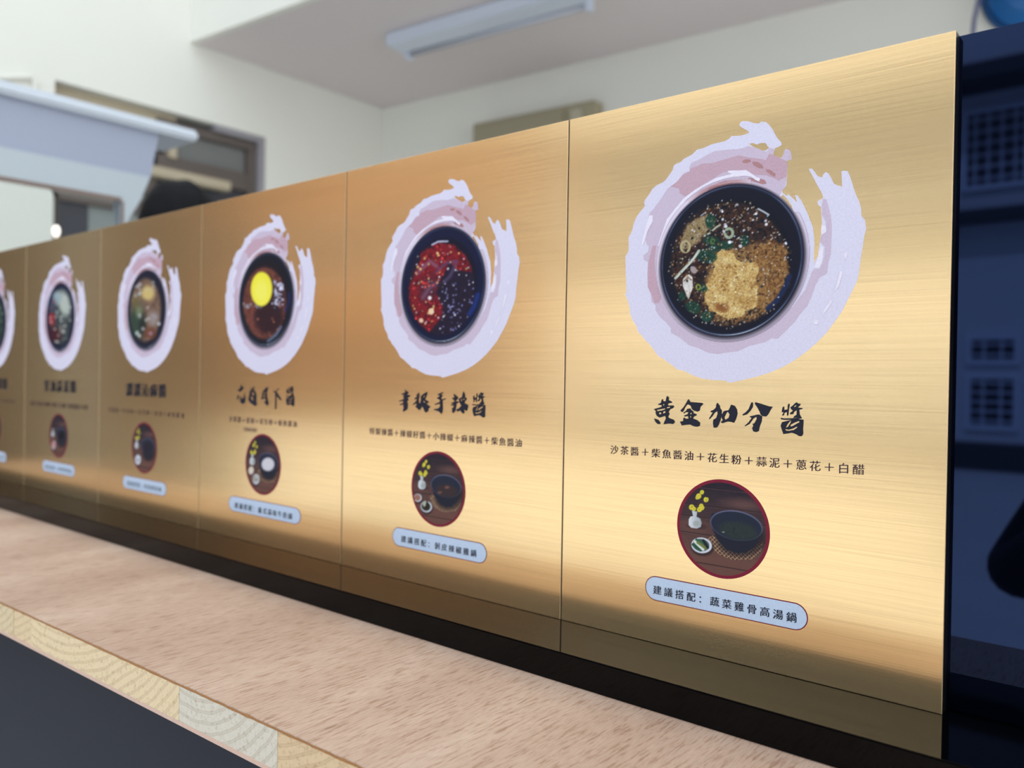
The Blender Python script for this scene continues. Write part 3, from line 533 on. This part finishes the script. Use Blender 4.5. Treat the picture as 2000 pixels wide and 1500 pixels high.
def veneer():
    m = mat('light_plywood_veneer', (200, 170, 146), .55); nt, b = nodes(m)
    cl = noise(nt, coords(nt, (9, 2.2, 1)), 1.6, 4)
    pores = noise(nt, coords(nt, (620, 60, 1)), 1., 3, .7)
    fine = noise(nt, coords(nt, (1500, 130, 1)), 1., 2)
    base = ramp(nt, cl, [(.3, lin((186, 156, 134))), (.5, lin((200, 172, 150))), (.72, lin((216, 192, 170)))])
    dk = ramp(nt, pores, [(.50, (1, 1, 1)), (.64, (.62, .50, .42)), (.75, (.42, .30, .24))])
    mx = add(nt, 'ShaderNodeMix', data_type='RGBA', blend_type='MULTIPLY'); mx.inputs[0].default_value = .75
    nt.links.new(base, mx.inputs[6]); nt.links.new(dk, mx.inputs[7])
    f3 = ramp(nt, fine, [(.35, (.86, .84, .82)), (.6, (1.05, 1.04, 1.03))])
    m2 = add(nt, 'ShaderNodeMix', data_type='RGBA', blend_type='MULTIPLY'); m2.inputs[0].default_value = .8
    nt.links.new(mx.outputs[2], m2.inputs[6]); nt.links.new(f3, m2.inputs[7]); nt.links.new(m2.outputs[2], b.inputs['Base Color'])
    bp = add(nt, 'ShaderNodeBump', i_Strength=.5, i_Distance=.0003); nt.links.new(pores, bp.inputs['Height']); nt.links.new(bp.outputs[0], b.inputs['Normal'])
    return m
def endgrain(i, cx, cz, tone):
    m = mat('pine_end_grain', tone, .7); nt, b = nodes(m)
    v = coords(nt, (1, .0, 1), loc=(-cx, 0, -cz))
    nz = add(nt, 'ShaderNodeTexWave', wave_type='RINGS', rings_direction='SPHERICAL', i_Scale=60., i_Distortion=2.6, i_Detail=2.5)
    nz.inputs['Detail Scale'].default_value = .6
    nt.links.new(v, nz.inputs[0])
    c = lin(tone); d = tuple(x*q for x, q in zip(c, (.86, .80, .74)))
    base = ramp(nt, nz.outputs[0], [(.0, c), (.62, c), (.9, d), (1., tuple(x*.9 for x in c))])
    f = noise(nt, coords(nt, (1, 1, 1)), 420, 4, .7); spk = ramp(nt, f, [(.3, (.66, .58, .5)), (.45, (1, 1, 1)), (.7, (1.06, 1.05, 1.04))])
    mx = add(nt, 'ShaderNodeMix', data_type='RGBA', blend_type='MULTIPLY'); mx.inputs[0].default_value = .8
    nt.links.new(base, mx.inputs[6]); nt.links.new(spk, mx.inputs[7]); nt.links.new(mx.outputs[2], b.inputs['Base Color'])
    bp = add(nt, 'ShaderNodeBump', i_Strength=.6, i_Distance=.0004); nt.links.new(f, bp.inputs['Height']); nt.links.new(bp.outputs[0], b.inputs['Normal'])
    return m
WZ = -.0161
def yf(x): return -.1845+(x+.55)*.0265        # the front edge runs a little askew to the signs
shelf = thing('wooden_counter', 'light wooden blockboard counter top in front of the black ledge', 'counter', (0, -.1, WZ-.02))
def slab(name, m, x0, x1, z0, z1, dy=0., back=.12, rag=0.):
    n = max(2, int((x1-x0)/.004)) if rag else 2
    xs = [x0+(x1-x0)*i/(n-1) for i in range(n)]
    front = [(x, yf(x)+dy+(random.uniform(-rag, rag) if rag else 0)) for x in xs]
    bm = prism(front+[(x1, back), (x0, back)], z0, z1)
    o = obj(name, bm, m, shelf); o.matrix_parent_inverse = Matrix.Translation(-shelf.location); return o
slab('top_veneer', veneer(), -1.5, .9, WZ-.0006, WZ, 0, rag=.00025)
slab('glue_line', print_ink('amber_ply_edge', (168, 118, 70), .15), -1.5, .9, WZ-.0020, WZ-.00062, .0002, rag=.0003)
slab('bottom_veneer', print_ink('pink_ply_edge', (214, 182, 162), .08), -1.5, .9, WZ-.0222, WZ-.0200, .0002)
cuts = [-1.50, -1.42, -1.36, -1.28, -1.21, -1.13, -1.07, -.99, -.92, -.86, -.78, -.71, -.64, -.585, -.526, -.498, -.318, -.235, -.150, -.07, .01, .09, .16, .24, .33, .41, .5, .6, .7, .8, .9]
tones = [(226, 206, 170), (216, 196, 158), (222, 198, 158), (212, 200, 176), (224, 200, 164), (218, 190, 150)]
for i, (a, b_) in enumerate(zip(cuts, cuts[1:])):
    tone = tones[i % 6]
    if abs(a+.318) < .001: tone = (214, 206, 188)
    if abs(a+.498) < .001: tone = (228, 206, 166)
    slab('core_block', endgrain(i, (a+.03 if abs(a+.498) < .001 else a+(-.01, .012, -.03)[i % 3]), (WZ+.15 if abs(a+.498) < .001 else WZ+(.08, .05, .1)[i % 3]), tone), a+.00012, b_-.00012, WZ-.01995, WZ-.00205, random.uniform(.0001, .0006), back=.0)
NAVY = mat('navy_laminate', (17, 22, 37), .5, 0, Specular_IOR_Level=.3); bump(NAVY, (1, 1, 1), 600, .05, .0002)
tag(obj('counter_front', bx(-1.5, .9, -.158, -.13, -1.0, WZ-.0224), NAVY), 'dark navy front panel under the wooden counter top', 'counter front')

# ------------------------------------------------------------------ the room behind
EX = -3.55
def by(x): return 2.772+.088*(x+3.579)      # back wall line
def fy(x): return 1.585+.088*(x+3.53)       # front edge of the ceiling slab
CZ = 1.6936
RX = 3.2
def structure(o): return tag(o, kind='structure')
structure(obj('wall_back', prism([(EX-.2, by(EX-.2)), (RX, by(RX)), (RX, by(RX)+.15), (EX-.2, by(EX-.2)+.15)], -1., CZ+.2), WALL))
structure(obj('ceiling', prism([(EX, fy(EX)+.031), (RX, fy(RX)+.031), (RX, by(RX)), (EX, by(EX))], CZ, CZ+.15), CEIL))
structure(obj('wall_lintel', prism([(EX, fy(EX)), (RX, fy(RX)), (RX, fy(RX)+.14), (EX, fy(EX)+.14)], CZ+.16, 6.), WALL))
structure(obj('trim_2', prism([(EX, fy(EX)), (RX, fy(RX)), (RX, fy(RX)+.03), (EX, fy(EX)+.03)], CZ-.001, CZ+.159), WALL))
FLOOR = paint('pale_terrazzo', (206, 202, 196), .4, .12, 40)
structure(obj('floor', prism([(EX, -.13), (RX, -.13), (RX, by(RX)), (EX, by(EX))], -1.1, -1.0), FLOOR))
# left wall with its window opening
wy0, wy1, wz0, wz1 = .995, 2.0, .30, 1.345
bm = bmesh.new()
box(bm, EX-.15, EX, .42, wy0, -1, 6.); box(bm, EX-.15, EX, wy1, by(EX), -1, 6.); box(bm, EX-.15, EX, wy0, wy1, -1, wz0); box(bm, EX-.15, EX, wy0, wy1, wz1, 6.)
structure(obj('wall_left', bm, WALL))
FRAME = mat('brown_grey_aluminium', (104, 95, 90), .4, .3); FR2 = mat('pale_grey_aluminium', (158, 156, 162), .4, .3); BEIGE = mat('beige_rail', (176, 164, 140), .6)
PANE = mat('painted_reflection_glass', (112, 114, 112), .4); DPANE = mat('dark_grey_glass', (62, 62, 70), .4); LPANE = mat('frosted_grey_glass', (138, 144, 142), .3)  # PANE carries its sky reflection in the grey base colour
win = thing('window_1', None, None, (EX, 1.5, .8)); win['kind'] = 'structure'
def wpart(name, m, y0, y1, z0, z1, x0=-.10, x1=-.03, bevel=.003):
    o = obj(name, bx(EX+x0, EX+x1, y0, y1, z0, z1, bevel=bevel), m, win); o.matrix_parent_inverse = Matrix.Translation(-win.location); return o
wpart('window_frame', FR2, wy1-.035, wy1, wz0, wz1, -.08, -.004); wpart('window_frame', FRAME, wy0, wy0+.03, wz0, wz1-.05)
wpart('window_frame', FR2, 1.72, wy1-.035, wz1-.03, wz1, -.08, -.004); wpart('window_frame', FRAME, 1.45, 1.965, wz1-.075, wz1-.03); wpart('window_frame', FRAME, wy0, wy1, wz0, wz0+.04)
wpart('shutter_box', BEIGE, wy0, 1.55, wz1-.055, wz1, -.09, -.05); wpart('window_frame', FRAME, wy1-.085, wy1-.0355, wz0, wz1-.0755, -.098, -.031)
wpart('transom', FRAME, 1.40, wy1-.085, 1.06, 1.15); wpart('transom', FRAME, wy0, 1.4, .86, .92)
wpart('mullion', BEIGE, 1.50, 1.54, 1.14, wz1-.06, -.07, -.02); wpart('mullion', FRAME, 1.40, 1.45, wz0, wz1-.055)
wpart('rail', BEIGE, 1.38, 1.79, 1.03, 1.075, -.03, .03)
wpart('pane', PANE, 1.54, wy1-.085, 1.15, wz1-.075, -.065, -.055); wpart('pane', DPANE, 1.45, wy1-.085, wz0+.04, 1.06, -.065, -.055)
wpart('pane', DPANE, wy0+.03, 1.155, wz0+.04, wz1-.055, -.06, -.05); wpart('pane', LPANE, 1.155, 1.4, wz0+.04, wz1-.055, -.065, -.055)
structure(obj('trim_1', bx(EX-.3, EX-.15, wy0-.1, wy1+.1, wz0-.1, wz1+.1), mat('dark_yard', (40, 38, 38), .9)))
# faint moulded duct on the left wall
tag(obj('wall_conduit', tube([(EX+.012, .55, 1.20), (EX+.012, .70, 1.265), (EX+.012, .895, 1.325), (EX+.012, .915, 1.31), (EX+.012, .915, 1.24)], .011), WALL), 'slim white conduit bent on the left wall beside the window', 'conduit')

# fluorescent batten on the ceiling
lt = thing('ceiling_light', 'unlit white fluorescent batten light under the grey ceiling', 'light', (-2.25, 2.2, CZ))
def lpart(name, bm, m, smooth=False):
    o = obj(name, bm, m, lt, smooth=smooth); return o
ANG = math.atan(.10); lt.rotation_euler.z = ANG
WH = mat('white_enamel', (206, 214, 228), .35); TUBE = mat('unlit_tube_glass', (176, 180, 190), .25)
lpart('housing', bx(-.50, .50, -.075, .045, -.055, 0, bevel=.006), WH)
lpart('tube', tube([(-.46, .062, -.055), (.46, .062, -.055)], .014), TUBE, True)
for s in (-1, 1): lpart('lamp_holder', bx(s*.475-.012, s*.475+.012, .04, .08, -.078, -.01, bevel=.003), WH)
# cabinet on the back wall
cab = thing('wall_cabinet', 'flat beige cabinet box on the back wall, cut off by the signs', 'cabinet', (-2.46, by(-2.46), 1.2)); cab.rotation_euler.z = math.atan(.088)
CB = mat('beige_enamel', (158, 150, 124), .55)
obj('body', bx(-.36, .36, -.09, -.002, -.35, .265, bevel=.004), CB, cab); obj('door', bx(-.35, .20, -.104, -.092, -.34, .245, bevel=.003), mat('drab_enamel', (152, 144, 120), .5), cab); obj('side_panel', bx(.235, .30, -.102, -.092, -.34, .235, bevel=.003), mat('pale_drab_enamel', (176, 170, 148), .5), cab)
# blue basin hung on the back wall, cable beside it
bs = thing('plastic_basin', 'round blue plastic basin hung high on the back wall at the right corner', 'basin', (-.345, by(-.345)-.012, 1.585))
bs.rotation_euler.z = math.atan(.088)
prof = [(0., -.05), (.115, -.05), (.12, -.046), (.165, -.004), (.18, -.002), (.18, .003), (.16, .003), (.113, -.042), (0., -.044)]
obj('bowl', lathe(prof, 48, axis='Y'), mat('blue_plastic', (0, 92, 158), .35), bs, smooth=True)
obj('rim', lathe([(.172, -.008), (.186, -.008), (.188, -.002), (.186, .004), (.172, .004), (.172, -.008)], 48, axis='Y'), mat('dark_blue_plastic', (0, 62, 112), .35), bs, smooth=True)
tag(obj('hanging_cable', tube([(-.545, 2.975, .6), (-.545, 2.975, 1.38), (-.538, 2.972, 1.48), (-.520, 2.968, 1.57), (-.49, 2.966, CZ-.001)], .008), mat('grey_blue_cable', (96, 100, 130), .5), smooth=True), 'thin grey blue cable hanging down the back wall beside the blue basin', 'cable')

# glass fronted cabinet with white header, left
hx = -1.6
hood = thing('display_cabinet', 'white display cabinet with overhanging lid and glass front, behind the signs at left', 'cabinet', (hx-.25, .12, -1.0))
def hp(name, bm, m): o = obj(name, bm, m, hood); o.matrix_parent_inverse = Matrix.Translation(-hood.location); return o
HW = mat('shaded_white_enamel', (148, 156, 175), .35); HL = mat('pale_enamel', (170, 180, 186), .35); HB = mat('brown_seal', (122, 104, 96), .6)
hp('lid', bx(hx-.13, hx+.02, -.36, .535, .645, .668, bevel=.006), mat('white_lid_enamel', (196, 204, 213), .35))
def header(y0, y1a, y1b, z0, z1, x0, x1):
    bm = bmesh.new(); v = [bm.verts.new(p) for p in [(x1, y0, z0), (x1, y1b, z0), (x1, y1a, z1), (x1, y0, z1), (x0, y0, z0), (x0, y1b, z0), (x0, y1a, z1), (x0, y0, z1)]]
    for f in [(0, 1, 2, 3), (7, 6, 5, 4), (0, 4, 5, 1), (1, 5, 6, 2), (2, 6, 7, 3), (3, 7, 4, 0)]: bm.faces.new([v[i] for i in f])
    bmesh.ops.recalc_face_normals(bm, faces=bm.faces[:]); return bm
hp('upper_header', header(-.34, .455, .438, .550, .645, hx-.03, hx), HW)  # shade on the upper part is put into its enamel colour
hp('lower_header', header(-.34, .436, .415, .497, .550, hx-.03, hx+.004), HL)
hp('door_post', header(.376, .415, .375, .425, .497, hx-.03, hx+.004), HL); hp('door_post', bx(hx-.03, hx, .377, .400, -.9, .424, bevel=.002), HL); hp('door_post', bx(hx-.03, hx, -.34, -.31, -.9, .497, bevel=.002), HL)
hp('seal', bx(hx-.004, hx+.006, -.31, .376, .489, .4965), HB); hp('seal', bx(hx-.004, hx+.006, .3765, .381, .425, .489), HB)
GLASS = mat('clear_glass', (240, 244, 244), .02, 0, Transmission_Weight=1., IOR=1.02)
hp('glass_pane', bx(hx-.014, hx-.010, -.31, .376, -.2, .489), GLASS); hp('base', bx(hx-.13, hx, -.34, .40, -1., -.2, bevel=.004), HL)
hp('rear_post', bx(hx-.13, hx-.10, -.34, -.31, -.2, .645), HL)
tag(obj('lamp_bulb', lathe([(0, -.012), (.004, -.009), (.0068, -.003), (.0068, .004), (.005, .010), (0, .013)], 24, c=(hx+.03, .243, .405)), None, smooth=True), 'tiny glowing white bulb just above the signs at left', 'lamp')
bo = bpy.data.objects['lamp_bulb']; em = mat('warm_white_glow', (255, 246, 230), .4); nt_, b_ = nodes(em); b_.inputs['Emission Color'].default_value = (1, .93, .82, 1); b_.inputs['Emission Strength'].default_value = .55; bo.data.materials.clear(); bo.data.materials.append(em)
wr = obj('wire', tube([(hx+.03, .243, .415), (hx+.03, .243, .46), (hx+.007, .243, .489)], .0012, 6), BLACKEDGE, bo)

# ------------------------------------------------------------------ street side behind the camera (seen in the reflections)
PAVE = paint('pale_pavement', (206, 207, 207), .8, .05, 2.)
structure(obj('ground', bx(-40, 30, -40, -.13, -1.1, -1.0), PAVE))
FAC = paint('pale_render', (206, 210, 216), .8, .04, .8); BAND = mat('dark_soffit', (60, 60, 66), .7); WFR = mat('white_window_paint', (214, 220, 232), .5); WGL = mat('dark_window_glass', (30, 36, 48), .1)
FY = -12.
fac = thing('facade', 'pale building across the street with rows of white barred windows', 'building', (0, FY, -1))
def fp(name, bm, m): o = obj(name, bm, m, fac); o.matrix_parent_inverse = Matrix.Translation(-fac.location); return o
fp('wall', bx(-9, 9, FY-.3, FY, -1, 7.6), FAC)
fp('balcony_slab', bx(-9, 9, FY, FY+.7, 4.05, 4.25), BAND); fp('balcony_slab', bx(-9, 9, FY, FY+.35, 2.3, 2.45), BAND); fp('parapet', bx(-9.1, 9.1, FY-.3, FY+.1, 7.6, 7.9), FAC)
fp('plinth', bx(-9, 9, FY, FY+.05, -1., -.62), BAND)
def fwin(x0, x1, z0, z1, nx, nz):
    bm = bmesh.new()
    for a, b in ((x0, x0+.06), (x1-.06, x1)): box(bm, a, b, FY-.02, FY+.06, z0, z1)
    for a, b in ((z0, z0+.07), (z1-.07, z1)): box(bm, x0+.06, x1-.06, FY-.02, FY+.06, a, b)
    w_ = fp('window', bm, WFR); gl = obj('pane', bx(x0+.03, x1-.03, FY+.004, FY+.012, z0+.03, z1-.03), WGL, w_); 
    bm = bmesh.new()
    for i in range(1, nx): x = x0+(x1-x0)*i/nx; box(bm, x-.012, x+.012, FY+.014, FY+.035, z0+.07, z1-.07)
    for i in range(1, nz): z = z0+(z1-z0)*i/nz; box(bm, x0+.06, x1-.06, FY+.016, FY+.033, z-.012, z+.012)
    gb = obj('bars', bm, WFR, w_); 
nb = thing('added_building', 'added orange brown building, out of view, warming the reflections in the gold signs', 'building', (-20, FY, -1))  # added out of view to give the gold signs warmer reflections
def npart(name, bm, m, par=None):
    o = obj(name, bm, m, par or nb)
    if not par: o.matrix_parent_inverse = Matrix.Translation(-nb.location)
    return o
npart('wall', bx(-32, -9.6, FY-.3, FY, -1, 5.6), paint('orange_brown_render', (140, 102, 74), .85, .08, 1.))
npart('roof', bx(-32.2, -9.5, FY-.5, FY+.3, 5.6, 5.8), BAND)
for i in range(9):
    x0_ = -31+i*2.4
    wz_ = npart('window', bx(x0_, x0_+1.3, FY-.02, FY+.05, 2.4, 3.9), WFR); npart('pane', bx(x0_+.07, x0_+1.23, FY+.051, FY+.056, 2.47, 3.83), WGL, wz_)
    npart('door', bx(x0_, x0_+1.1, FY-.02, FY+.05, -1, 1.3), mat('dark_door', (60, 44, 36), .6))
x = -8.6
while x < 8.2:
    fwin(x, x+.78, 2.75, 3.85, 5, 7); fwin(x+.1, x+.72, -.45, .30, 3, 6); fwin(x+.1, x+.72, .42, .82, 3, 3); x += .9
# added dark wall left of the opening, unseen, to darken what left signs reflect
NB = paint('reflected_dark_brown', (58, 33, 20), .6, .15, 6)
tag(obj('added_dark_wall', bx(EX-.15, EX, -1.9, .42, -1., 3.2), NB), 'added dark brown wall, out of view, darkening the reflections in the left signs', 'partition')
# ------------------------------------------------------------------ people
def skin(name, chain, m, parent, root=0, sub=2):
    """chain: list of (point, radius, parent_index)"""
    me = bpy.data.meshes.new(name); me.from_pydata([c[0] for c in chain], [(c[2], i) for i, c in enumerate(chain) if c[2] is not None], [])
    o = link(name, me, parent); o.modifiers.new('skin', 'SKIN'); sv = me.skin_vertices[0].data
    for i, c in enumerate(chain):
        r = c[1]; sv[i].radius = r if isinstance(r, tuple) else (r, r); sv[i].use_root = (i == root)
    sm = o.modifiers.new('sub', 'SUBSURF'); sm.levels = sm.render_levels = sub
    dg = bpy.context.evaluated_depsgraph_get(); nm = bpy.data.meshes.new_from_object(o.evaluated_get(dg))
    o.modifiers.clear(); o.data = nm; nm.name = name; nm.materials.clear(); nm.materials.append(m)
    for p in nm.polygons: p.use_smooth = True
    return o
SKIN = mat('skin', (196, 150, 122), .5); HAIR = mat('black_hair', (10, 9, 13), .7, 0, Specular_IOR_Level=.2); CLOTH = mat('black_cotton', (16, 16, 20), .8)
bump(HAIR, (1, 1, .08), 300, .6, .002)
def person(loc, rotz, label, arms, H=1.63):
    t = thing('person', label, 'person', loc); t.rotation_euler.z = rotz; k = H/1.65
    def P(x, y, z): return (x*k, y*k, z*k)
    ch = [(P(0, 0, .90), (.15, .105), None), (P(0, 0, 1.04), (.13, .095), 0), (P(0, .0, 1.20), (.15, .10), 1), (P(0, 0, 1.34), (.13, .09), 2), (P(0, .0, 1.42), .055, 3), (P(0, .01, 1.49), .052, 4)]
    for s in (-1, 1):
        b = len(ch); ch += [(P(s*.09, 0, .84), .085, 0), (P(s*.10, .01, .47), .058, b), (P(s*.10, -.01, .10), .042, b+1), (P(s*.10, .02, .04), .04, b+2), (P(s*.11, .15, .03), .032, b+3)]
        el, wr = arms[s]; c = len(ch)
        ch += [(P(s*.15, 0, 1.34), .058, 3), (P(s*.20, 0, 1.30), .05, c), (P(*el), .040, c+1), (P(*wr), .027, c+2)]
        hv = (Vector(wr)-Vector(el)).normalized(); pal = Vector(wr)+hv*.07; ch += [(P(*pal), (.034, .018), c+3)]
        side = hv.cross(Vector((0, 0, 1))).normalized()
        for i, L in enumerate((.065, .075, .07, .055)):
            o_ = pal+side*(.026-.0175*i)*1.; d = len(ch)
            ch += [(P(*(o_+hv*.03)), .0095, c+4), (P(*(o_+hv*(.03+L*.6)+Vector((0, 0, -.006)))), .0085, d), (P(*(o_+hv*(.02+L)+Vector((0, 0, -.018)))), .007, d+1)]
        d = len(ch); ch += [(P(*(Vector(wr)+hv*.035+side*.035)), .011, c+3), (P(*(Vector(wr)+hv*.07+side*.055)), .0095, d)]
    skin('body', ch, CLOTH, t)
    # head: lathe-free sculpt from a sphere
    bm = bmesh.new(); bmesh.ops.create_uvsphere(bm, u_segments=36, v_segments=26, radius=1)
    for v in bm.verts:
        x, y, z = v.co; j = max(0, -z)
        X = x*.076*(1-.25*j); Y = y*.096*(1-.12*j); Z = z*.118
        if y > .3:
            Y += .022*math.exp(-((x/.16)**2+((z+.12)/.2)**2)); Y -= .010*math.exp(-(((abs(x)-.42)/.2)**2+((z-.05)/.13)**2)); Y += .007*math.exp(-((x/.35)**2+((z+.5)/.1)**2)); Y += .008*math.exp(-((x/.3)**2+((z+.85)/.15)**2))
        v.co = (X, Y, Z)
    hd = obj('head', bm, SKIN, t, loc=P(0, .015, 1.545), smooth=True); hd.scale = (k, k, k)
    for s in (-1, 1):
        bm = bmesh.new(); bmesh.ops.create_uvsphere(bm, u_segments=12, v_segments=8, radius=.012); obj('eye', bm, mat('eye_dark', (40, 30, 28), .2), hd, (s*.032, .079, .006), True)
        bm = bmesh.new(); bmesh.ops.create_uvsphere(bm, u_segments=12, v_segments=8, radius=1)
        for v in bm.verts: v.co = (v.co.x*.008, v.co.y*.017, v.co.z*.03)
        obj('ear', bm, SKIN, hd, (s*.078, -.004, -.008), True)
    bm = bmesh.new(); bmesh.ops.create_uvsphere(bm, u_segments=40, v_segments=28, radius=1)
    rr = random.Random(3)
    for v in bm.verts:
        x, y, z = v.co; f = 1+.025*math.sin(9*x+4*y)+.015*rr.uniform(-1, 1)
        yy = y*.122*f-.014
        if y > .35 and z < .45: yy = min(yy, .055)
        v.co = (x*.106*f, yy, max(z, -.8)*.128*f+.014)
    obj('hair', bm, HAIR, hd, (0, 0, 0), True)
    return t
person((-2.05, .743, -1.0), 1.08, 'person with black hair standing behind the signs, only the crown showing', {-1: ((-.26, .02, 1.05), (-.22, .16, .86)), 1: ((.26, .02, 1.05), (.22, .16, .86))}, 1.632)
# the photographer: seen only as a dark figure mirrored in the black glass
pb = Vector((.26, -.86, -1.)); th = .69; HK = 1.62/1.65
def loc_(x, y, z):
    dx, dy = x-pb.x, y-pb.y; return ((dx*math.cos(th)+dy*math.sin(th))/HK, (-dx*math.sin(th)+dy*math.cos(th))/HK, (z+1)/HK)
person(tuple(pb), th, 'person in black standing in front of the counter, mirrored in the dark glass', {-1: (loc_(-.085, -.78, -.10), loc_(.015, -.555, .02)), 1: (loc_(.42, -.66, .02), loc_(.20, -.46, .06))}, 1.62)
